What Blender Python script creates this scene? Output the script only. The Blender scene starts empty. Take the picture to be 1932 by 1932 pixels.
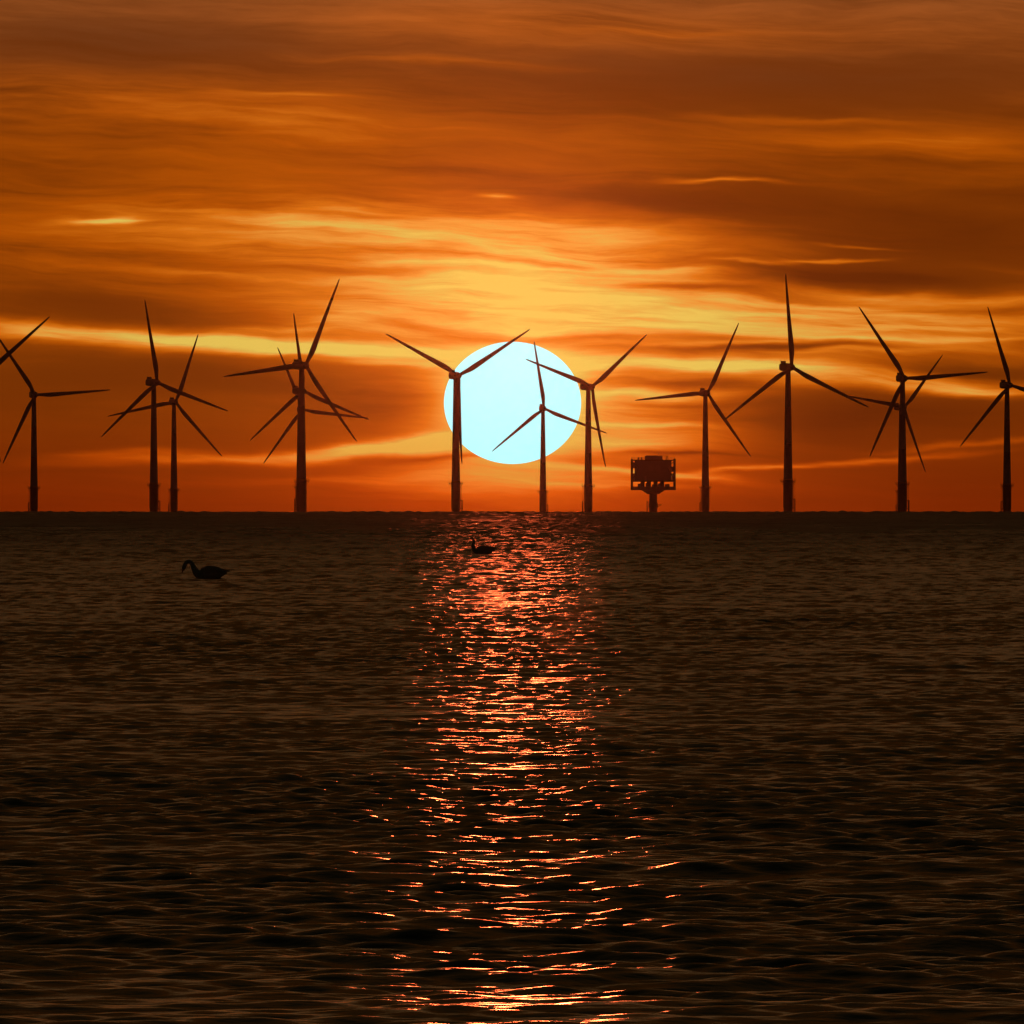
import bpy, bmesh, math, random
import numpy as np
from mathutils import Vector, Matrix, Euler

R = math.radians
scene = bpy.context.scene
col = scene.collection

# ------------------------------------------------------------------ camera
FOV = R(4.0)                       # long telephoto: the sun's half degree is an eighth of the width
PX = FOV / 1932.0                  # radians per unit of the measuring grid
EARTH = 6.371e6                    # the sea really curves; the horizon lies at about 5.6 km
CAM_H = 2.5
DIP = math.sqrt(2 * CAM_H / EARTH)
HORIZON_Y = 968.0                  # row of the horizon on the measuring grid

cam_data = bpy.data.cameras.new('camera')
cam = bpy.data.objects.new('camera', cam_data)
col.objects.link(cam)
cam_data.sensor_width = 36.0
cam_data.lens = 18.0 / math.tan(FOV / 2)
cam_data.clip_start = 0.5
cam_data.clip_end = 300000.0
cam.location = (0, 0, CAM_H)
cam.rotation_euler = (R(90) - DIP + (HORIZON_Y - 966.0) * PX, 0, 0)
scene.camera = cam


def az(x):                         # azimuth (rad) of a grid column
    return (x - 966.0) * PX


def el(y):                         # true elevation (rad) of a grid row
    return (HORIZON_Y - y) * PX - DIP


SUN_AZ, SUN_EL = az(967), el(760)
SUN_DISC = (0.44, 1.10, 1.10)

# ------------------------------------------------------------------ world
world = bpy.data.worlds.new('World')
scene.world = world
world.use_nodes = True
wn = world.node_tree
wn.nodes.clear()


class NT:
    """tiny helper to write node graphs as expressions"""
    def __init__(self, tree):
        self.t = tree

    def put(self, sock, v):
        if hasattr(v, 'is_output'):
            self.t.links.new(v, sock)
        elif v is not None:
            sock.default_value = v

    def math(self, op, a, b=None, c=None, clamp=False):
        n = self.t.nodes.new('ShaderNodeMath')
        n.operation = op
        n.use_clamp = clamp
        self.put(n.inputs[0], a)
        self.put(n.inputs[1], b)
        self.put(n.inputs[2], c)
        return n.outputs[0]

    def vec(self, op, a, b=None):
        n = self.t.nodes.new('ShaderNodeVectorMath')
        n.operation = op
        self.put(n.inputs[0], a)
        self.put(n.inputs[1], b)
        return n.outputs['Value'] if op in ('DOT_PRODUCT', 'LENGTH') else n.outputs[0]

    def xyz(self, x, y, z):
        n = self.t.nodes.new('ShaderNodeCombineXYZ')
        self.put(n.inputs[0], x); self.put(n.inputs[1], y); self.put(n.inputs[2], z)
        return n.outputs[0]

    def noise(self, v, scale, detail=3, rough=0.5, dist=0.0):
        n = self.t.nodes.new('ShaderNodeTexNoise')
        self.put(n.inputs['Vector'], v)
        n.inputs['Scale'].default_value = scale
        n.inputs['Detail'].default_value = detail
        n.inputs['Roughness'].default_value = rough
        n.inputs['Distortion'].default_value = dist
        return n.outputs['Fac']

    def ramp(self, f, stops, interp='LINEAR'):
        n = self.t.nodes.new('ShaderNodeValToRGB')
        n.color_ramp.interpolation = interp
        e = n.color_ramp.elements
        while len(e) < len(stops):
            e.new(0.5)
        for i, (p, c) in enumerate(stops):
            e[i].position = p
            e[i].color = (c[0], c[1], c[2], 1)
        self.put(n.inputs[0], f)
        return n.outputs[0]

    def step(self, v, a, b):
        n = self.t.nodes.new('ShaderNodeMapRange')
        n.interpolation_type = 'SMOOTHSTEP'
        self.put(n.inputs[0], v)
        n.inputs[1].default_value = a
        n.inputs[2].default_value = b
        return n.outputs[0]

    def mix(self, f, a, b, mode='MIX'):
        n = self.t.nodes.new('ShaderNodeMix')
        n.data_type = 'RGBA'
        n.blend_type = mode
        self.put(n.inputs[0], f)
        self.put(n.inputs[6], a)
        self.put(n.inputs[7], b)
        return n.outputs[2]


w = NT(wn)
tc = wn.nodes.new('ShaderNodeTexCoord')
sep = wn.nodes.new('ShaderNodeSeparateXYZ')
wn.links.new(tc.outputs['Generated'], sep.inputs[0])
DEG = 180 / math.pi
u = w.math('MULTIPLY', w.math('ARCTAN2', sep.outputs[0], sep.outputs[1]), DEG)     # azimuth, degrees
v = w.math('MULTIPLY', w.math('ARCSINE', sep.outputs[2]), DEG)                     # elevation, degrees
p0 = w.xyz(u, v, 0.0)
# slow undulation of the cloud sheets
warp = w.noise(w.vec('MULTIPLY', p0, (0.9, 3.0, 1)), 1.0, 2, 0.5)
warp2 = w.noise(w.vec('MULTIPLY', p0, (3.2, 14.0, 1)), 1.0, 3, 0.6)
vw = w.math('MULTIPLY_ADD', w.math('SUBTRACT', warp, 0.5), 0.16, v)
vw = w.math('MULTIPLY_ADD', w.math('SUBTRACT', warp2, 0.5), 0.035, vw)
# fibres of the cirrus: long and thin, tilting a little
vt = w.math('MULTIPLY_ADD', u, 0.05, vw)
fib = w.noise(w.xyz(w.math('MULTIPLY', u, 0.75), w.math('MULTIPLY', vt, 7.5), 3.1), 1.0, 5, 0.62, 0.3)
fine = w.noise(w.xyz(w.math('MULTIPLY', u, 1.9), w.math('MULTIPLY', vt, 30.0), 8.7), 1.0, 4, 0.6, 0.2)
tex = w.math('MULTIPLY_ADD', w.math('SUBTRACT', fine, 0.5), 0.55, fib)


def d(px):
    return px * PX * DEG


# banks and streaks of lit cloud: column, row, half length, half thickness, tilt (deg), brightness
BANKS = [
    (1040, 585, 330, 58, -1, .42), (840, 455, 430, 70, -5, .28), (1120, 470, 260, 55, -6, .20),
    (1560, 610, 380, 46, -1, .26), (1210, 790, 180, 70, 0, .30), (970, 720, 330, 220, 0, .24),
    (700, 560, 260, 45, -2, .16), (350, 480, 380, 90, -4, .10),
    (620, 440, 360, 60, -4, .14), (1330, 590, 230, 34, 0, .10), (1640, 650, 330, 60, -1, .16),
    (420, 215, 520, 55, -4, .13), (1420, 150, 620, 75, -2, -.13), (250, 80, 420, 60, 2, -.12), (1040, 55, 520, 40, -1.5, .13), (1720, 265, 330, 22, -2, .12),
]
STREAKS = [
    (330, 644, 330, 15, -3.5, .50), (520, 655, 260, 20, -2.5, .40), (110, 630, 150, 13, -2, .34),
    (690, 668, 190, 9, 0, .42), (640, 606, 90, 14, 3, .20),
    (1330, 692, 260, 13, -1.5, .52), (1500, 706, 240, 11, -2.5, .36), (1680, 730, 260, 13, -1.5, .44),
    (1850, 742, 130, 9, -1, .30), (1740, 562, 260, 11, -2.5, .30), (1600, 590, 200, 9, 0, .24),
    (1820, 600, 220, 18, -2, .14), (1650, 668, 180, 6, 3, .2), (1380, 652, 170, 5, 2, .22),
    (780, 842, 170, 11, 3, .66), (845, 838, 70, 16, 2, .35), (480, 856, 280, 10, 2, .32), (240, 850, 120, 8, 2, .12),
    (960, 912, 260, 26, 0, .30), (1160, 893, 200, 8, -4, .26), (1180, 838, 150, 14, 0, .26),
    (1430, 890, 150, 4.5, 4, .28), (1640, 870, 180, 4.5, 3.5, .24), (1840, 842, 130, 5, 5.5, .20),
    (1300, 906, 90, 6, -5, .30), (196, 412, 62, 5, 0, .72), (236, 409, 26, 8, 0, .26),
    (1560, 491, 90, 3.5, 1.5, .36), (1420, 497, 70, 3.5, -1, .18), (1620, 462, 70, 3.5, -3, .20),
    (940, 371, 34, 4, -4, .30), (1360, 349, 100, 4, 0, .34), (1010, 425, 180, 12, -3, .22),
    (1290, 512, 140, 8, -2, .2), (1230, 600, 250, 10, 1, .2),
    (1480, 572, 240, 6, -1, .26), (1700, 620, 200, 6, 1, .22), (1560, 640, 160, 5, -2, .22), (1860, 640, 120, 6, 3, .18),
    (1240, 742, 150, 8, -1, .26), (1210, 800, 130, 6, -2, .22), (760, 690, 120, 7, -1, .22), (560, 625, 140, 6, -2, .2),
    (480, 405, 200, 6, -5, .14), (700, 440, 220, 7, -4, .16), (880, 500, 260, 8, -2, .18), (1000, 545, 220, 7, 0, .18),
    (330, 505, 260, 6, -4, .10), (560, 180, 130, 5, -2, .16), (1500, 225, 170, 5, -1.5, .14), (860, 120, 240, 7, -3, .12), (1250, 60, 160, 6, 2, .10), (1150, 925, 180, 9, -1, .14), (640, 900, 260, 10, 0, .08),
]
SHADES = [
    (1010, 640, 190, 10, 1, -.34), (830, 622, 130, 10, -6, -.22), (1430, 660, 260, 11, 0, -.30),
    (1330, 640, 200, 7, 0, -.22), (1270, 543, 150, 7, -2, -.30), (1560, 520, 260, 22, -2, -.22),
    (250, 570, 320, 45, -2, -.12), (1750, 430, 420, 90, -2, -.14), (500, 720, 420, 30, -2, -.08),
    (760, 760, 150, 45, 0, -.18), (1580, 790, 320, 40, 0, -.12), (880, 868, 130, 6, 1, -.26),
    (1280, 725, 190, 9, -2, -.20), (1250, 857, 120, 5, -2, -.22), (1200, 380, 260, 22, -3, -.14),
    (700, 510, 180, 8, -1, -.16), (1750, 585, 180, 7, -2, -.16), (1780, 700, 220, 18, 0, -.16),
    (1120, 655, 120, 5, -3, -.15), (1250, 760, 130, 6, -2, -.16),
]


TILTS = (-5.0, -3.0, -1.5, 0.0, 2.0, 4.0)
sheared = {}
for tlt in TILTS:
    sheared[tlt] = w.xyz(u, w.math('MULTIPLY_ADD', u, -math.tan(R(tlt)), vw), 0.0)


def lump(spec, acc):
    x, y, hl, ht, tilt, amp = spec
    tlt = min(TILTS, key=lambda q: abs(q - tilt))
    u0, v0 = az(x) * DEG, el(y) * DEG
    v0 -= math.tan(R(tlt)) * u0
    n = wn.nodes.new('ShaderNodeVectorMath')
    n.operation = 'MULTIPLY_ADD'
    wn.links.new(sheared[tlt], n.inputs[0])
    n.inputs[1].default_value = (1 / d(hl), 1 / d(ht), 0)
    n.inputs[2].default_value = (-u0 / d(hl), -v0 / d(ht), 0)
    g = w.math('POWER', 0.37, w.vec('DOT_PRODUCT', n.outputs[0], n.outputs[0]))
    return w.math('MULTIPLY_ADD', g, amp, acc)


bank = 0.0
for s in BANKS:
    bank = lump(s, bank)
detail = 0.0
for s in STREAKS + SHADES:
    detail = lump(s, detail)
# the wide glow about the sun, decaying round the horizon and upwards
dx = w.math('SUBTRACT', u, SUN_AZ * DEG)
dy = w.math('SUBTRACT', v, SUN_EL * DEG)
rad = w.math('SQRT', w.math('ADD', w.math('MULTIPLY', dx, dx), w.math('MULTIPLY', w.math('MULTIPLY', dy, dy), 1.6)))
glow = w.math('MULTIPLY', w.math('POWER', 0.37, w.math('DIVIDE', rad, 0.75)), 0.22)
rim = w.math('MULTIPLY', w.math('POWER', 0.37, w.math('DIVIDE', rad, 0.10)), 6.0)
glow = w.math('ADD', glow, rim)
bright = w.math('ADD', w.math('MULTIPLY_ADD', w.step(v, 0.35, 0.85), 0.06, 0.12), glow)
bright = w.math('ADD', bright, w.math('MULTIPLY', bank, w.math('MULTIPLY_ADD', tex, 2.3, -0.15)))
bright = w.math('ADD', bright, w.math('MULTIPLY', detail, w.math('MULTIPLY_ADD', fine, 1.7, 0.25)))
# free fibres over the higher sky, few near the horizon
free = w.math('MULTIPLY', w.math('SUBTRACT', tex, 0.5), w.math('MULTIPLY_ADD', w.step(v, 0.25, 1.0), 0.24, 0.06))
bright = w.math('ADD', bright, free)
skycol = w.ramp(bright, [
    (0.00, (0.120, 0.020, 0.0008)),
    (0.13, (0.190, 0.034, 0.0008)),
    (0.32, (0.430, 0.080, 0.0008)),
    (0.52, (0.680, 0.165, 0.0060)),
    (0.70, (0.800, 0.300, 0.0380)),
    (0.86, (0.720, 0.430, 0.0700)),
    (1.00, (0.760, 0.530, 0.0900)),
])
# redder through the thick air just above the sea
low = w.step(v, 0.55, -0.15)
skycol = w.mix(w.math('MULTIPLY', low, 1.0), skycol, w.mix(1.0, skycol, (1.0, 0.50, 0.3, 1), 'MULTIPLY'))
# away from the sun the band dims
dim = w.math('POWER', 0.37, w.math('DIVIDE', w.math('ABSOLUTE', dx), 55.0))
skycol = w.mix(1.0, skycol, w.xyz(dim, dim, dim), 'MULTIPLY')
# high sky: a real dusk atmosphere, seen through the photograph's warm balance
nish = wn.nodes.new('ShaderNodeTexSky')
nish.sky_type = 'NISHITA'
nish.sun_disc = False
nish.sun_elevation = SUN_EL
nish.sun_rotation = SUN_AZ
nish.air_density = 1.6
nish.dust_density = 4.0
high = w.mix(1.0, nish.outputs[0], (0.013, 0.011, 0.0055, 1), 'MULTIPLY')
# between the two a duller, paler veil of evening cloud
veil = w.mix(1.0, w.mix(tex, (0.030, 0.018, 0.007, 1), (0.46, 0.31, 0.135, 1)), w.xyz(dim, dim, dim), 'MULTIPLY')
total = w.mix(w.step(v, 1.3, 4.0), skycol, veil)
total = w.mix(w.step(v, 2.2, 5.6), total, high)
bg = wn.nodes.new('ShaderNodeBackground')
wn.links.new(total, bg.inputs[0])
bg.inputs[1].default_value = 1.0
wo = wn.nodes.new('ShaderNodeOutputWorld')
wn.links.new(bg.outputs[0], wo.inputs[0])
world.cycles.sampling_method = 'NONE'

# ------------------------------------------------------------------ sun lamp, exposure
sl = bpy.data.lights.new('sun_lamp', 'SUN')
sl.energy = 0.050
sl.angle = R(0.45)
sl.color = (1.0, 0.12, 0.035)
sun_lamp = bpy.data.objects.new('sun_lamp', sl)
col.objects.link(sun_lamp)
LAMP_EL = SUN_EL + R(0.5)          # just over the upper limb, so that the ball of the sun does not shade the sea
to_sun = Vector((math.sin(SUN_AZ) * math.cos(LAMP_EL), math.cos(SUN_AZ) * math.cos(LAMP_EL), math.sin(LAMP_EL)))
sun_lamp.rotation_euler = to_sun.to_track_quat('Z', 'Y').to_euler()

vs = scene.view_settings
vs.view_transform = 'Standard'
vs.look = 'None'
vs.exposure = 0.0
vs.gamma = 1.0
vs.use_curve_mapping = False
scene.render.engine = 'CYCLES'
scene.cycles.max_bounces = 5
scene.cycles.use_denoising = True
scene.cycles.volume_bounces = 0
scene.cycles.sample_clamp_indirect = 4.0


# ------------------------------------------------------------------ helpers
def tag(o, label=None, cat=None, group=None, kind=None):
    if label: o['label'] = label
    if cat: o['category'] = cat
    if group: o['group'] = group
    if kind: o['kind'] = kind
    return o


def empty(name, loc):
    o = bpy.data.objects.new(name, None)
    o.empty_display_size = 1.0
    o.location = loc
    col.objects.link(o)
    return o


def mesh_obj(name, me, mat=None, parent=None):
    o = bpy.data.objects.new(name, me)
    if mat and not me.materials:
        me.materials.append(mat)
    col.objects.link(o)
    o.parent = parent
    return o


def bm_mesh(name, bm, mat, smooth=False):
    me = bpy.data.meshes.new(name)
    bmesh.ops.recalc_face_normals(bm, faces=bm.faces)
    bm.to_mesh(me)
    bm.free()
    me.materials.append(mat)
    if smooth:
        me.polygons.foreach_set('use_smooth', [True] * len(me.polygons))
    return me


def add_box(bm, c, s, bevel=0.0, rot=None):
    r = bmesh.ops.create_cube(bm, size=1.0)
    vs_ = r['verts']
    bmesh.ops.scale(bm, vec=s, verts=vs_)
    if bevel:
        es = list({e for q in vs_ for e in q.link_edges})
        rr = bmesh.ops.bevel(bm, geom=es, offset=bevel, segments=2, affect='EDGES', profile=0.5)
        vs_ = list({q for f in rr['faces'] for q in f.verts} | {q for q in vs_ if q.is_valid})
    if rot:
        bmesh.ops.rotate(bm, cent=(0, 0, 0), matrix=rot, verts=vs_)
    bmesh.ops.translate(bm, vec=c, verts=vs_)
    return vs_


def add_bar(bm, a, b, r, n=6, r2=None):
    a, b = Vector(a), Vector(b)
    L = (b - a).length
    q = bmesh.ops.create_cone(bm, cap_ends=True, segments=n, radius1=r, radius2=r if r2 is None else r2, depth=L)
    m = Matrix.Translation((a + b) / 2) @ (b - a).to_track_quat('Z', 'Y').to_matrix().to_4x4()
    bmesh.ops.transform(bm, matrix=m, verts=q['verts'])
    return q['verts']


def add_lathe(bm, prof, n=32, cap=True):
    rings = []
    for r, z in prof:
        rings.append([bm.verts.new((r * math.cos(2 * math.pi * k / n), r * math.sin(2 * math.pi * k / n), z)) for k in range(n)])
    for a, b in zip(rings, rings[1:]):
        for k in range(n):
            bm.faces.new((a[k], a[(k + 1) % n], b[(k + 1) % n], b[k]))
    if cap:
        bm.faces.new(rings[0][::-1])
        bm.faces.new(rings[-1])


def add_loft(bm, rings):
    rs = [[bm.verts.new(q) for q in ring] for ring in rings]
    n = len(rs[0])
    for a, b in zip(rs, rs[1:]):
        for k in range(n):
            bm.faces.new((a[k], a[(k + 1) % n], b[(k + 1) % n], b[k]))
    bm.faces.new(rs[0][::-1])
    bm.faces.new(rs[-1])


def material(name, base, rough=0.5, metal=0.0, var=0.15, scale=0.3, spec=0.5, coat=0.0):
    """painted or weathered surface: base colour with blotchy variation and a little relief"""
    m = bpy.data.materials.new(name)
    m.use_nodes = True
    t = m.node_tree
    n = NT(t)
    b = t.nodes['Principled BSDF']
    c = t.nodes.new('ShaderNodeTexCoord')
    f = n.noise(c.outputs['Object'], scale, 5, 0.6)
    lo = tuple(x * (1 - var) for x in base) + (1,)
    hi = tuple(min(1, x * (1 + var)) for x in base) + (1,)
    t.links.new(n.mix(f, lo, hi), b.inputs['Base Color'])
    b.inputs['Roughness'].default_value = rough
    b.inputs['Metallic'].default_value = metal
    b.inputs['Specular IOR Level'].default_value = spec
    bp = t.nodes.new('ShaderNodeBump')
    bp.inputs['Strength'].default_value = 0.15
    bp.inputs['Distance'].default_value = 0.02
    t.links.new(n.noise(c.outputs['Object'], scale * 8, 3, 0.6), bp.inputs['Height'])
    t.links.new(bp.outputs[0], b.inputs['Normal'])
    return m


M_paint = material('turbine_paint', (0.42, 0.43, 0.44), 0.45, var=0.06, scale=0.15)
M_blade = material('blade_gelcoat', (0.42, 0.43, 0.44), 0.40, var=0.04, scale=0.1)
M_yellow = material('foundation_yellow_paint', (0.55, 0.36, 0.03), 0.55, var=0.25, scale=0.4)
M_steel = material('galvanised_steel', (0.30, 0.30, 0.31), 0.5, 0.6, var=0.2, scale=0.8)
M_module = material('platform_cladding', (0.22, 0.23, 0.24), 0.6, var=0.2, scale=0.25)
M_deck = material('platform_deck_paint', (0.16, 0.12, 0.08), 0.7, var=0.3, scale=0.3)
M_swan = material('swan_feathers', (0.55, 0.53, 0.50), 0.8, var=0.10, scale=9.0, spec=0.2)
M_beak = material('swan_beak', (0.45, 0.15, 0.02), 0.5, var=0.15, scale=20.0)

# ------------------------------------------------------------------ sea
WIND = R(-78)                      # waves run roughly towards the camera


def sea():
    rng = np.random.default_rng(11)
    # row spacing grows faster than distance (rows pile up in the view), column spacing in proportion
    yf = [54.0]
    while yf[-1] < 6400.0:
        yf.append(yf[-1] + 0.00080 * yf[-1] * (yf[-1] / 105.0) ** 0.35)
    yf = np.array(yf)
    yb = np.concatenate([[-3000, -1200, -500, -200, -80, -30, -5, 8, 18], np.arange(26, 53, 2.0)])
    yt = np.array([6600, 7000, 7600, 8300, 9000, 9800, 10600])
    ys = np.concatenate([yb, yf, yt])
    nc = 376
    a = np.linspace(-1, 1, nc)
    hw = 3.2 + 0.0405 * np.maximum(ys, 0.0)          # half width of the finely built strip
    X = hw[:, None] * a[None, :]
    no = 9
    k = (np.arange(1, no + 1) / no) ** 2.2
    grow = (12000.0 - hw)[:, None] * k[None, :] * (0.02 + 0.98 * k[None, :]) + hw[:, None]
    X = np.concatenate([-grow[:, ::-1], X, grow], axis=1).astype(np.float64)
    Y = np.repeat(ys[:, None], X.shape[1], axis=1)
    dyv = np.gradient(ys)
    dxv = np.gradient(X, axis=1)
    sp = np.maximum(dyv[:, None] * 0.14, np.abs(dxv))   # local mesh spacing limits the shortest wave
    Z = np.zeros_like(X)
    # gust patches: the short waves are livelier in some places than in others
    gust = np.zeros_like(X)
    for lam in (7, 11, 17, 26, 41, 66):
        th = rng.uniform(0, 2 * math.pi)
        kx, ky = 2 * math.pi / lam * math.cos(th), 2 * math.pi / (lam * 1.7) * math.sin(th)
        gust += np.sin(kx * X + ky * Y + rng.uniform(0, 6.28))
    gust = 1.0 + 0.11 * gust
    gust = np.clip(gust, 0.5, 1.7)
    N = 76
    lams = np.exp(np.linspace(math.log(0.26), math.log(9.0), N))
    lams *= np.exp(rng.normal(0, 0.02, N))
    for lam in lams:
        spread = 1.0 if lam < 1.6 else 0.6
        th = WIND + (rng.normal(0, spread) if lam > 1.0 else rng.uniform(-1.25, 1.25))
        kk = 2 * math.pi / lam
        # rms slope of each component
        s = float(np.interp(lam, (0.26, 0.4, 0.6, 0.9, 1.3, 3.0, 9.0), (.016, .023, .021, .014, .009, .004, .0015)))
        amp = s * math.sqrt(2) / kk
        wgt = np.clip((lam / sp - 1.0) / 1.6, 0, 1)
        ph = kk * (math.cos(th) * X + math.sin(th) * (Y + 3.3)) + rng.uniform(0, 6.283)
        wv = np.sin(ph) + 0.12 * np.sin(2 * ph + 1.57)     # slightly peaked crests
        Z += amp * wgt * wv * (gust if lam < 2.5 else 1.0)
    mid = np.clip((Y - 180.0) / 1400.0, 0, 1) ** 0.8      # choppier away from the shore
    for lam in np.exp(np.linspace(math.log(0.8), math.log(4.0), 22)):
        th = WIND + rng.normal(0, 1.0)
        kk = 2 * math.pi / lam
        amp = 0.030 * math.sqrt(2) / kk
        Z += amp * mid * np.clip((lam / np.abs(dxv) - 1.2) / 1.5, 0, 1) * np.sin(kk * (math.cos(th) * X + math.sin(th) * Y) + rng.uniform(0, 6.283))
    off = np.clip((Y - 900.0) / 3600.0, 0, 1) ** 1.5
    for lam in np.exp(np.linspace(math.log(4.0), math.log(22.0), 16)):
        th = WIND + rng.normal(0, 0.9)
        kk = 2 * math.pi / lam
        Z += 0.085 * off * np.clip((lam / np.abs(dxv) - 1.5) / 1.5, 0, 1) * np.sin(kk * (math.cos(th) * X + math.sin(th) * Y) + rng.uniform(0, 6.283))
    Z -= (X * X + Y * Y) / (2 * EARTH)
    nr, ncol = X.shape
    co = np.stack([X, Y, Z], axis=-1).reshape(-1, 3).astype(np.float32)
    idx = np.arange(nr * ncol, dtype=np.int32).reshape(nr, ncol)
    f = np.stack([idx[:-1, :-1], idx[:-1, 1:], idx[1:, 1:], idx[1:, :-1]], axis=-1).reshape(-1, 4)
    me = bpy.data.meshes.new('sea')
    me.vertices.add(len(co))
    me.vertices.foreach_set('co', co.ravel())
    me.loops.add(f.size)
    me.loops.foreach_set('vertex_index', f.ravel())
    me.polygons.add(len(f))
    me.polygons.foreach_set('loop_start', np.arange(0, f.size, 4, dtype=np.int32))
    me.polygons.foreach_set('loop_total', np.full(len(f), 4, dtype=np.int32))
    me.polygons.foreach_set('use_smooth', np.ones(len(f), dtype=bool))
    me.update(calc_edges=True)
    m = bpy.data.materials.new('sea_water')
    m.use_nodes = True
    t = m.node_tree
    n = NT(t)
    b = t.nodes['Principled BSDF']
    c = t.nodes.new('ShaderNodeTexCoord')
    b.inputs['Base Color'].default_value = (0.0045, 0.0045, 0.0035, 1)
    b.inputs['IOR'].default_value = 1.333
    # ripples finer than the mesh: near ones as relief, far ones (many to a metre of view) as gloss
    dist = n.vec('LENGTH', c.outputs['Object'])
    far = n.step(dist, 120.0, 1800.0)
    patch = n.noise(n.vec('MULTIPLY', c.outputs['Object'], (0.09, 0.012, 1)), 1.0, 3, 0.55)      # gusts and slicks
    t.links.new(n.math('MULTIPLY_ADD', far, n.math('MULTIPLY_ADD', patch, 0.26, 0.02), 0.17), b.inputs['Roughness'])
    h1 = n.noise(c.outputs['Object'], 1.5, 3, 0.5)
    h2 = n.noise(c.outputs['Object'], 7.0, 3, 0.55)
    hh = n.math('MULTIPLY_ADD', h1, n.math('MULTIPLY', n.math('MULTIPLY_ADD', far, 26.0, 3.0), n.math('MULTIPLY_ADD', patch, 1.4, 0.3)), h2)
    bp = t.nodes.new('ShaderNodeBump')
    bp.inputs['Strength'].default_value = 1.0
    bp.inputs['Distance'].default_value = 0.011
    t.links.new(hh, bp.inputs['Height'])
    t.links.new(bp.outputs[0], b.inputs['Normal'])
    o = mesh_obj('sea', me, m)
    tag(o, kind='structure')
    return o


sea_obj = sea()

# ------------------------------------------------------------------ the sun itself
bm = bmesh.new()
SUN_D = 150000.0
bmesh.ops.create_uvsphere(bm, u_segments=96, v_segments=48, radius=129.5 * PX * SUN_D)
bmesh.ops.scale(bm, vec=(1, 1, 230.0 / 258.0), verts=bm.verts)       # flattened by refraction
m = bpy.data.materials.new('sun_surface')
m.use_nodes = True
m.node_tree.nodes.clear()
e = m.node_tree.nodes.new('ShaderNodeEmission')
e.inputs[0].default_value = SUN_DISC + (1,)
out = m.node_tree.nodes.new('ShaderNodeOutputMaterial')
m.node_tree.links.new(e.outputs[0], out.inputs[0])
sun = mesh_obj('sun', bm_mesh('sun', bm, m, True))
sun.location = (SUN_D * math.tan(SUN_AZ), SUN_D, CAM_H + SUN_D * math.tan(SUN_EL))
tag(sun, 'huge pale glowing sun, slightly flattened, low over the sea', 'sun')

# ------------------------------------------------------------------ wind turbines
HUB_H, ROTOR_R, OVERHANG = 70.0, 45.0, 4.2


def tower_mesh():
    bm = bmesh.new()
    prof = []
    zs = [16.5, 33.5, 51.0, 68.2]
    for i in range(3):
        z0, z1 = zs[i], zs[i + 1]
        r = lambda z: 2.15 + (1.22 - 2.15) * (z - 16.5) / (68.2 - 16.5)
        prof += [(r(z0) + 0.05, z0), (r(z0) + 0.05, z0 + 0.18), (r(z0), z0 + 0.2), (r(z1), z1 - 0.2), (r(z1) + 0.05, z1 - 0.18), (r(z1) + 0.05, z1 - 0.002)]
    add_lathe(bm, prof, 40)
    return bm_mesh('tower', bm, M_paint, True)


def foundation_mesh():
    bm = bmesh.new()
    add_lathe(bm, [(2.15, -16), (2.15, 2.6), (2.3, 3.2), (2.3, 15.6), (2.45, 15.7), (2.45, 16.0), (2.25, 16.1), (2.25, 16.5)], 40)
    return bm_mesh('foundation', bm, M_yellow, True)


def platform_mesh():
    bm = bmesh.new()
    add_lathe(bm, [(2.46, 15.1), (3.7, 15.2), (3.7, 15.45), (2.46, 15.45)], 24, cap=False)
    for k in range(8):
        t = 2 * math.pi * k / 8
        add_bar(bm, (2.25 * math.cos(t), 2.25 * math.sin(t), 13.6), (3.5 * math.cos(t), 3.5 * math.sin(t), 15.2), 0.10)
    return bm_mesh('platform', bm, M_yellow)


def railing_mesh():
    bm = bmesh.new()
    n = 20
    pts = [(3.62 * math.cos(2 * math.pi * k / n), 3.62 * math.sin(2 * math.pi * k / n)) for k in range(n)]
    for k in range(n):
        a, b = pts[k], pts[(k + 1) % n]
        add_bar(bm, (*a, 15.4), (*a, 16.6), 0.035, 5)
        for z in (15.95, 16.58):
            add_bar(bm, (*a, z), (*b, z), 0.03, 5)
    return bm_mesh('railing', bm, M_yellow)


def landing_mesh():
    bm = bmesh.new()
    for s in (-1, 1):
        add_bar(bm, (3.25, 0.8 * s, -6), (3.25, 0.8 * s, 7.0), 0.20, 8)
        for z in (-2, 2.4, 6.4):
            add_bar(bm, (2.0, 0.8 * s, z + 0.5), (3.25, 0.8 * s, z), 0.14, 6)
        add_bar(bm, (2.95, 0.3 * s, -4), (2.95, 0.3 * s, 15.2), 0.06, 5)
    for i in range(46):
        z = -4 + i * 0.42
        add_bar(bm, (2.95, -0.3, z), (2.95, 0.3, z), 0.025, 4)
    return bm_mesh('boat_landing', bm, M_yellow)


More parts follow.
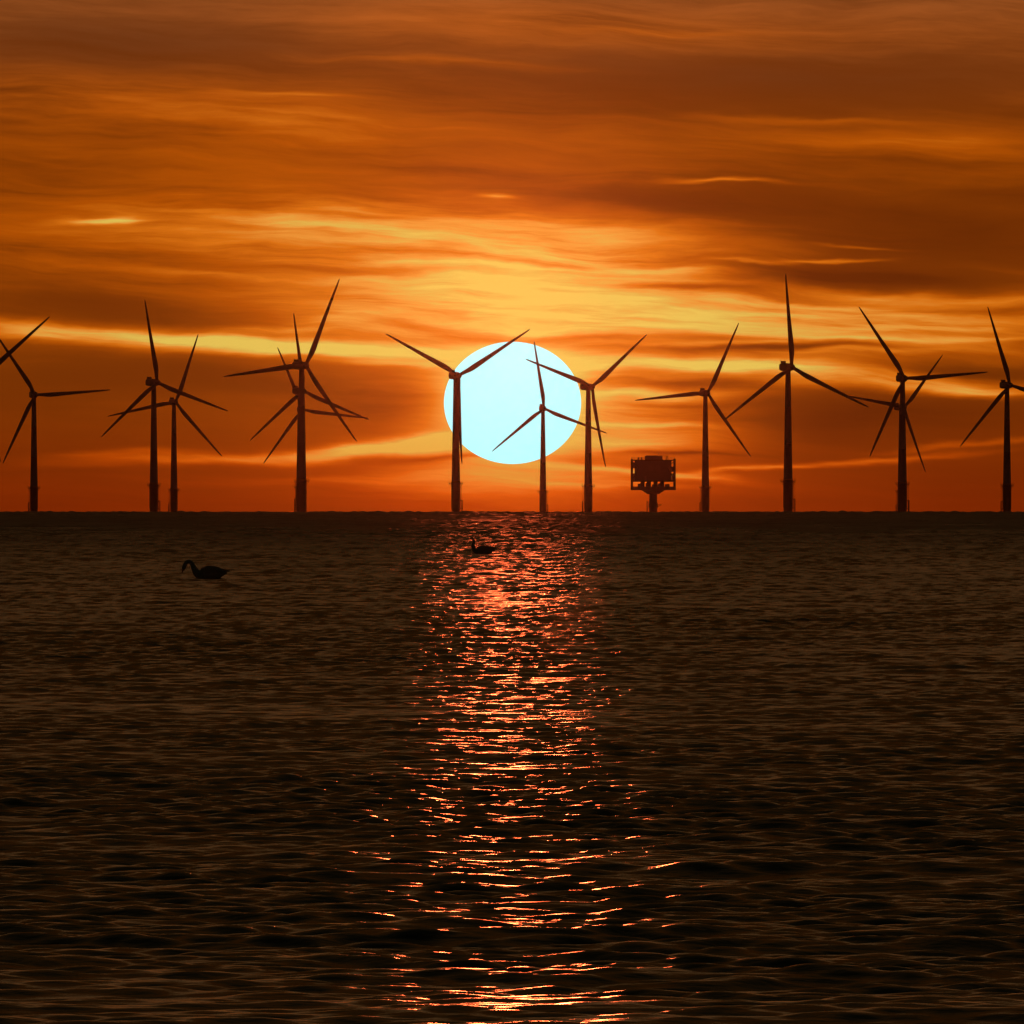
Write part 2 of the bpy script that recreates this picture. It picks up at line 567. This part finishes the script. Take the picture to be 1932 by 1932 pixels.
def nacelle_mesh():                 # local: rotor axis along -Y, tower axis at the origin
    bm = bmesh.new()
    secs = [(-2.55, 1.25, 1.25, 0.0), (-2.1, 1.6, 1.6, 0.02), (-0.8, 1.75, 1.85, 0.08), (2.0, 1.8, 1.95, 0.12), (5.2, 1.75, 1.85, 0.16), (6.6, 1.55, 1.6, 0.22), (7.0, 1.3, 1.3, 0.28)]
    rings = []
    for y, hw, hh, dz in secs:
        ring = []
        for k in range(24):
            t = 2 * math.pi * k / 24
            cx, cz = math.cos(t), math.sin(t)
            ex = 0.42
            ring.append((hw * math.copysign(abs(cx) ** ex, cx), y, dz + hh * math.copysign(abs(cz) ** ex, cz)))
        rings.append(ring)
    add_loft(bm, rings)
    add_lathe_z = [(1.30, -2.2), (1.30, -1.5)]
    add_lathe(bm, add_lathe_z, 32)
    return bm_mesh('nacelle', bm, M_paint, True)


def cooler_mesh():
    bm = bmesh.new()
    add_box(bm, (0, 5.2, 2.55), (2.6, 0.5, 1.1), 0.06)
    add_bar(bm, (0.9, 6.2, 1.6), (0.9, 6.2, 3.9), 0.05)
    add_bar(bm, (-0.9, 6.2, 1.6), (-0.9, 6.2, 3.6), 0.05)
    add_bar(bm, (-1.1, 6.2, 3.6), (-0.7, 6.2, 3.6), 0.06)
    return bm_mesh('cooler', bm, M_steel)


def hub_mesh():                     # local origin at the rotor centre, nose towards -Y
    bm = bmesh.new()
    prof = [(0.02, 2.05), (0.45, 1.95), (0.95, 1.6), (1.35, 1.0), (1.55, 0.2), (1.55, -0.9), (1.35, -1.35)]
    add_lathe(bm, [(r, z) for r, z in prof], 32)
    bmesh.ops.rotate(bm, cent=(0, 0, 0), matrix=Matrix.Rotation(R(90), 3, 'X'), verts=bm.verts)
    return bm_mesh('hub', bm, M_paint, True)


def blade_mesh():                   # root at the rotor centre, span along +Z
    bm = bmesh.new()
    st = [(0.8, 1.75, 1.00, 0), (2.2, 1.75, 1.00, 4), (4.0, 2.0, 0.80, 13), (6.5, 2.45, 0.48, 14), (9.0, 2.75, 0.34, 12), (13, 2.55, 0.27, 9), (19, 2.15, 0.22, 6), (26, 1.75, 0.19, 3.5), (33, 1.4, 0.17, 1.5), (39, 1.05, 0.15, 0.5), (43, 0.75, 0.14, 0), (44.6, 0.4, 0.14, 0), (45.0, 0.10, 0.14, 0)]
    rings = []
    n = 20
    for z, ch, tk, tw in st:
        ring = []
        bl = min(1.0, max(0.0, (z - 2.2) / 4.3))
        flap = -0.9 * (z / 45.0) ** 2.2            # tip pre-bent upwind
        for k in range(n):
            t = 2 * math.pi * k / n
            cx = 0.5 * math.cos(t)
            thick = tk * 0.5 * math.sin(t) * (1 - bl * 0.55 * (0.5 - cx * 1.0))
            x = ch * (cx - 0.18 * bl)
            y = ch * thick
            a = R(tw + 2.0)
            ring.append((-(x * math.cos(a) - y * math.sin(a)), x * math.sin(a) + y * math.cos(a) + flap, z))
        rings.append(ring)
    add_loft(bm, rings)
    return bm_mesh('blade', bm, M_blade, True)


ME = dict(tower=tower_mesh(), foundation=foundation_mesh(), platform=platform_mesh(), railing=railing_mesh(), boat_landing=landing_mesh(),
          nacelle=nacelle_mesh(), cooler=cooler_mesh(), hub=hub_mesh(), blade=blade_mesh())


def hub_distance(hub_y):
    dd = 8000.0
    for _ in range(60):
        dd = (HUB_H - CAM_H) / ((HORIZON_Y - hub_y) * PX - DIP + dd / (2 * EARTH))
    return dd


def build_turbine():
    root = empty('wind_turbine', (0, 0, 0))
    mesh_obj('foundation', ME['foundation'], None, root)
    pf = mesh_obj('platform', ME['platform'], None, root)
    mesh_obj('railing', ME['railing'], None, pf)
    mesh_obj('boat_landing', ME['boat_landing'], None, root)
    mesh_obj('tower', ME['tower'], None, root)
    nc = mesh_obj('nacelle', ME['nacelle'], None, root)
    mesh_obj('cooler', ME['cooler'], None, nc)
    mesh_obj('hub', ME['hub'], None, root)
    for _ in range(3):
        mesh_obj('blade', ME['blade'], None, root)
    return root


def copy_tree(o, parent=None):
    c = o.copy()
    col.objects.link(c)
    c.parent = parent
    for ch in list(o.children):
        copy_tree(ch, c)
    return c


# tower column, hub row, rotor phase (deg, one blade from the right-hand horizontal), yaw (deg), label
TURBINES = [
    (-34, 706, 40.5, 20, 'wind turbine cut off at the left edge, only its blades reaching into view'),
    (64, 745, 4.0, 14, 'leftmost wind turbine whose tower shows, one blade pointing level right'),
    (290, 722, 100.5, 29, 'taller wind turbine of the left pair, one blade pointing nearly straight up'),
    (328, 759, 71.5, 16, 'shorter wind turbine just right of the taller one in the left pair'),
    (569, 690, 67.0, 29, 'tallest wind turbine of the three in line left of the sun'),
    (566, 738, 99.0, 29, 'middle sized wind turbine half hidden behind the tallest one left of the sun'),
    (568.5, 773, 113.0, 14, 'smallest, farthest wind turbine of the three in line left of the sun'),
    (860, 709, 32.0, 20, "wind turbine across the sun's left rim, blades forming a wide Y"),
    (1024.5, 771, 99.0, 10, 'small far wind turbine standing right in front of the sun'),
    (1110, 730, 40.5, 29, "wind turbine just off the sun's right rim, one blade reaching across it"),
    (1331, 742, 65.5, 18, 'wind turbine just right of the box shaped platform'),
    (1487, 693, 95.0, 25, 'tall wind turbine on the right with an upside down Y of blades'),
    (1703, 714, 4.5, 16, 'nearer wind turbine of the right pair in line, one blade level right'),
    (1700, 769, 50.5, 29, 'farther, lower wind turbine behind the right pair\'s nearer one'),
    (1900, 727, 108.0, 22, 'rightmost wind turbine at the edge, tower beside the frame'),
]
proto = build_turbine()
rnd = random.Random(4)
spots = []
for i, (tx, hy, ph, yaw, label) in enumerate(TURBINES):
    o = proto if i == 0 else copy_tree(proto)
    spots.append(o)
for o, (tx, hy, ph, yaw, label) in zip(spots, TURBINES):
    dd = hub_distance(hy)
    x = dd * math.tan(az(tx))
    o.location = (x, dd, -(x * x + dd * dd) / (2 * EARTH))
    tag(o, label, 'wind turbine', 'wind turbines standing in the sea')
    ya = R(yaw)
    land = R(rnd.choice((-20, 10, 200, 170)))
    blades = [c for c in o.children if c.name.split('.')[0] == 'blade']
    hub_at = Vector((OVERHANG * math.sin(ya), -OVERHANG * math.cos(ya), HUB_H))
    for c in o.children:
        k = c.name.split('.')[0]
        if k == 'nacelle':
            c.location = (0, 0, HUB_H)
            c.rotation_euler = (0, 0, ya)
        elif k == 'hub':
            c.location = hub_at
            c.rotation_euler = (0, 0, ya)
        elif k == 'boat_landing':
            c.rotation_euler = (0, 0, land)
    for j, c in enumerate(blades):
        c.location = hub_at
        c.rotation_euler = (0, R(90 - ph - 120 * j), ya)

# ------------------------------------------------------------------ offshore platform
PD = 7500.0
PXM = PX * PD * 1932 / 2048        # metres per target pixel (2048 grid) at that distance
root = empty('offshore_platform', (PD * math.tan(az(1234 * 1.0 - 1.5)), PD, -PD * PD / (2 * EARTH)))
tag(root, 'box shaped offshore platform on one thick column among the turbines', 'platform')


def part(name, mat, parent, fn, smooth=False):
    bm = bmesh.new()
    fn(bm)
    return mesh_obj(name, bm_mesh(name, bm, mat, smooth), None, parent)


part('column', M_yellow, root, lambda b: add_lathe(b, [(2.05, -14), (2.05, 3), (2.35, 3.4), (2.35, 5.2), (2.0, 5.6), (2.0, 10.4)], 36), True)


def sub_landing(b):
    for s in (-1, 1):
        add_bar(b, (-3.1, 0.7 * s, -5), (-3.1, 0.7 * s, 6.4), 0.24, 8)
        for z in (0, 3, 5.6):
            add_bar(b, (-1.8, 0.7 * s, z + 0.5), (-3.1, 0.7 * s, z), 0.16, 6)
    for i in range(24):
        add_bar(b, (-3.1, -0.7, -2 + i * 0.35), (-3.1, 0.7, -2 + i * 0.35), 0.04, 4)
    add_box(b, (3.6, 0, 4.6), (1.9, 2.2, 0.22))
    add_bar(b, (2.0, 0, 3.2), (3.8, 0, 4.5), 0.15)


part('boat_landing', M_yellow, root, sub_landing)


def hull(b):
    z0, z1, z2 = 10.0, 12.0, 12.6
    add_loft(b, [[(sx * hx, sy * hy, z) for sx, sy in ((-1, -1), (1, -1), (1, 1), (-1, 1))] for z, hx, hy in ((z0, 3.2, 3.2), (z0 + 0.3, 3.4, 3.4), (z1, 6.0, 5.2))])


part('support_frame', M_yellow, root, hull)
lower = part('lower_deck', M_deck, root, lambda b: (add_box(b, (0, 0, 12.35), (23.0, 15.0, 0.7), 0.04), add_box(b, (0, 0, 13.25), (22.2, 14.2, 1.05))))


def rails(b, hx, hy, z, n, m):
    for i in range(n + 1):
        x = -hx + 2 * hx * i / n
        for s in (-1, 1):
            add_bar(b, (x, s * hy, z), (x, s * hy, z + 1.1), 0.04, 5)
    for j in range(m + 1):
        y = -hy + 2 * hy * j / m
        for s in (-1, 1):
            add_bar(b, (s * hx, y, z), (s * hx, y, z + 1.1), 0.04, 5)
    for zz in (0.55, 1.08):
        for s in (-1, 1):
            add_bar(b, (-hx, s * hy, z + zz), (hx, s * hy, z + zz), 0.035, 5)
            add_bar(b, (s * hx, -hy, z + zz), (s * hx, hy, z + zz), 0.035, 5)


part('railing', M_steel, lower, lambda b: rails(b, 11.35, 7.35, 12.7, 14, 9))
for sx in (-1, 1):
    for sy in (-1, 1):
        part('corner_post', M_deck, root, lambda b: add_box(b, (sx * 10.9, sy * 6.9, 20.3), (1.1, 1.1, 15.2), 0.05))
for x in (-5.4, -2.2, 1.2, 4.6):
    for sy in (-1, 1):
        part('deck_post', M_deck, root, lambda b: add_box(b, (x, sy * 6.5, 15.0), (2.0, 0.7, 2.5)))
part('main_deck', M_deck, root, lambda b: add_box(b, (0, 0, 16.6), (22.8, 14.8, 0.7), 0.04))


def cladding(b):
    add_box(b, (-0.1, 0, 21.97), (18.8, 12.6, 10.0), 0.05)
    for i in range(23):                                           # pressed ribs
        x = -8.9 + i * 0.8
        for s in (-1, 1):
            add_box(b, (x, s * 6.33, 21.8), (0.28, 0.08, 9.4))


module = part('equipment_module', M_module, root, cladding)
part('door', M_steel, module, lambda b: add_box(b, (-4.0, -6.42, 18.1), (1.1, 0.1, 2.2), 0.02))
for x in (-1.2, 2.4):
    part('louvre', M_steel, module, lambda b: [add_box(b, (x, -6.45, 22.0 + 0.28 * k), (2.4, 0.14, 0.10)) for k in range(10)])
part('upper_deck', M_deck, root, lambda b: add_box(b, (0, 0, 27.3), (22.6, 14.6, 0.6), 0.04))
for sx in (-1, 1):
    part('side_deck', M_deck, root, lambda b: (add_box(b, (sx * 9.9, 0, 23.6), (2.6, 13.5, 0.9)), add_box(b, (sx * 9.9, 0, 20.2), (2.6, 13.5, 0.7))))
    part('stair', M_steel, root, lambda b: [add_box(b, (sx * (5.3 + 0.2 * k), -6.95, 17.1 + 0.2 * k), (0.3, 0.8, 0.05)) for k in range(16)])
    part('tank', M_steel, root, lambda b: add_bar(b, (sx * 9.95, 2.0, 16.98), (sx * 9.95, 2.0, 19.8), 0.5, 20))
    part('side_cabin', M_module, root, lambda b: add_box(b, (sx * 9.9, 0.5, 25.1 if sx < 0 else 22.3), (0.9, 9.0, 1.9), 0.04))
    part('brace', M_deck, root, lambda b: (add_bar(b, (sx * 10.9, -6.9, 17.0), (sx * 7.3, -6.7, 23.5), 0.16, 8), add_bar(b, (sx * 10.9, -6.9, 27.0), (sx * 7.3, -6.7, 23.7), 0.16, 8)))
for x, wd, hh in ((-6.6, 2.6, 1.5), (-2.8, 2.2, 1.9), (0.6, 2.4, 1.2), (3.4, 2.0, 1.7), (7.2, 2.4, 1.3)):
    part('transformer', M_steel, root, lambda b: (add_box(b, (x, 1.5, 13.78 + hh / 2), (wd, 3.0, hh), 0.04), add_bar(b, (x, 1.5, 13.78 + hh), (x, 1.5, 14.1 + hh), 0.12, 8)))
part('crane', M_yellow, root, lambda b: (add_bar(b, (7.0, -4.0, 27.6), (7.0, -4.0, 29.3), 0.28, 10), add_bar(b, (7.0, -4.0, 29.2), (2.6, -4.6, 29.9), 0.14, 6), add_bar(b, (7.0, -4.0, 29.2), (7.8, -3.9, 29.5), 0.2, 6)))
for x in (-7.4, -5.9):
    part('vent', M_steel, root, lambda b: (add_bar(b, (x, 2.0, 27.6), (x, 2.0, 28.6), 0.4, 12), add_bar(b, (x, 2.0, 28.6), (x, 2.0, 28.85), 0.55, 12, 0.2)))
roof = part('roof_house', M_module, root, lambda b: (add_box(b, (0.2, 0, 28.5), (9.0, 8.6, 1.8), 0.05), add_box(b, (-0.8, 0, 29.55), (6.2, 5.0, 0.35))))
part('mast', M_steel, roof, lambda b: (add_bar(b, (2.8, 1.0, 29.4), (2.8, 1.0, 31.2), 0.06, 6), add_bar(b, (2.3, 1.0, 30.8), (3.3, 1.0, 30.8), 0.035, 5)))
part('railing', M_steel, roof, lambda b: rails(b, 11.1, 7.1, 27.6, 14, 9))


# ------------------------------------------------------------------ swans
def swan(name, loc, rz, neck, label):
    """one continuous skinned body; head towards -X"""
    pts = [((0.56, 0, 0.20), .035, .02), ((0.44, 0, 0.20), .12, .07), ((0.24, 0, 0.16), .21, .19), ((0.0, 0, 0.13), .25, .22), ((-0.22, 0, 0.13), .22, .20), ((-0.38, 0, 0.15), .14, .15)]
    pts += neck
    me = bpy.data.meshes.new(name)
    me.from_pydata([q[0] for q in pts], [(i, i + 1) for i in range(len(pts) - 1)], [])
    o = mesh_obj(name, me, M_swan)
    sk = o.modifiers.new('skin', 'SKIN')
    for i, q in enumerate(pts):
        sv = me.skin_vertices[0].data[i]
        sv.radius = (q[1], q[2])
        sv.use_root = (i == 3)
    sk.use_smooth_shade = True
    ss = o.modifiers.new('subdivision', 'SUBSURF')
    ss.levels = ss.render_levels = 2
    o.location = loc
    o.rotation_euler = (0, 0, rz)
    tag(o, label, 'swan', 'swans on the water')
    head, prev = Vector(neck[-1][0]), Vector(neck[-2][0])
    dr = (head - prev).normalized()
    bm = bmesh.new()
    add_bar(bm, head + dr * 0.0, head + dr * 0.105, 0.036, 8, 0.014)
    mesh_obj('beak', bm_mesh('beak', bm, M_beak, True), None, o)
    for s in (-1, 1):                                            # folded wings arched over the back
        bm = bmesh.new()
        rings = []
        for k, (x, z, h_, wd) in enumerate([(-0.34, .20, .03, .02), (-0.25, .24, .13, .05), (-0.05, .27, .16, .07), (0.15, .28, .14, .06), (0.35, .27, .08, .045), (0.52, .27, .03, .025), (0.64, .26, .008, .01)]):
            rings.append([(x, s * (0.17 - 0.07 * max(0, x) / 0.6) + wd * math.cos(t), z + h_ * math.sin(t)) for t in [2 * math.pi * j / 12 for j in range(12)]])
        add_loft(bm, rings)
        mesh_obj('wing', bm_mesh('wing', bm, M_swan, True), None, o)
    return o


def on_sea(x, y):
    dep = DIP + (y - HORIZON_Y) * PX
    dd = CAM_H / dep
    for _ in range(20):
        dd = CAM_H / (dep - dd / (2 * EARTH))
    return (dd * math.tan(az(x)), dd, -dd * dd / (2 * EARTH))


upright = [((-0.45, 0, 0.24), .12, .125), ((-0.48, 0, 0.36), .082, .085), ((-0.47, 0, 0.50), .070, .072), ((-0.45, 0, 0.63), .066, .068), ((-0.48, 0, 0.72), .068, .068), ((-0.54, 0, 0.75), .080, .075), ((-0.60, 0, 0.735), .062, .056)]
bowed = [((-0.46, 0, 0.24), .12, .125), ((-0.52, 0, 0.37), .086, .09), ((-0.57, 0, 0.49), .075, .078), ((-0.64, 0, 0.57), .070, .072), ((-0.73, 0, 0.57), .070, .070), ((-0.79, 0, 0.48), .068, .068), ((-0.83, 0, 0.38), .082, .076), ((-0.86, 0, 0.30), .062, .056)]
swan('swan', on_sea(912, 1046), R(6), upright, "swan with upright neck floating in the sun's reflection near the horizon")
swan('swan', on_sea(396, 1093), R(-4), bowed, 'dark swan bowing its neck on the dim water left of the reflection')

# ------------------------------------------------------------------ haze: warm evening air over the water
bm = bmesh.new()
zb, zt = -30.0, 135.0
add_box(bm, (0, 3650, (zb + zt) / 2), (25000, 14300, zt - zb))
m = bpy.data.materials.new('haze_air')
m.use_nodes = True
t = m.node_tree
t.nodes.clear()
pv = t.nodes.new('ShaderNodeVolumePrincipled')
pv.inputs['Color'].default_value = (0.30, 0.29, 0.28, 1)
pv.inputs['Density'].default_value = 2.1e-6
pv.inputs['Anisotropy'].default_value = 0.988
out = t.nodes.new('ShaderNodeOutputMaterial')
t.links.new(pv.outputs[0], out.inputs['Volume'])
haze = mesh_obj('haze', bm_mesh('haze', bm, m))
tag(haze, kind='stuff')
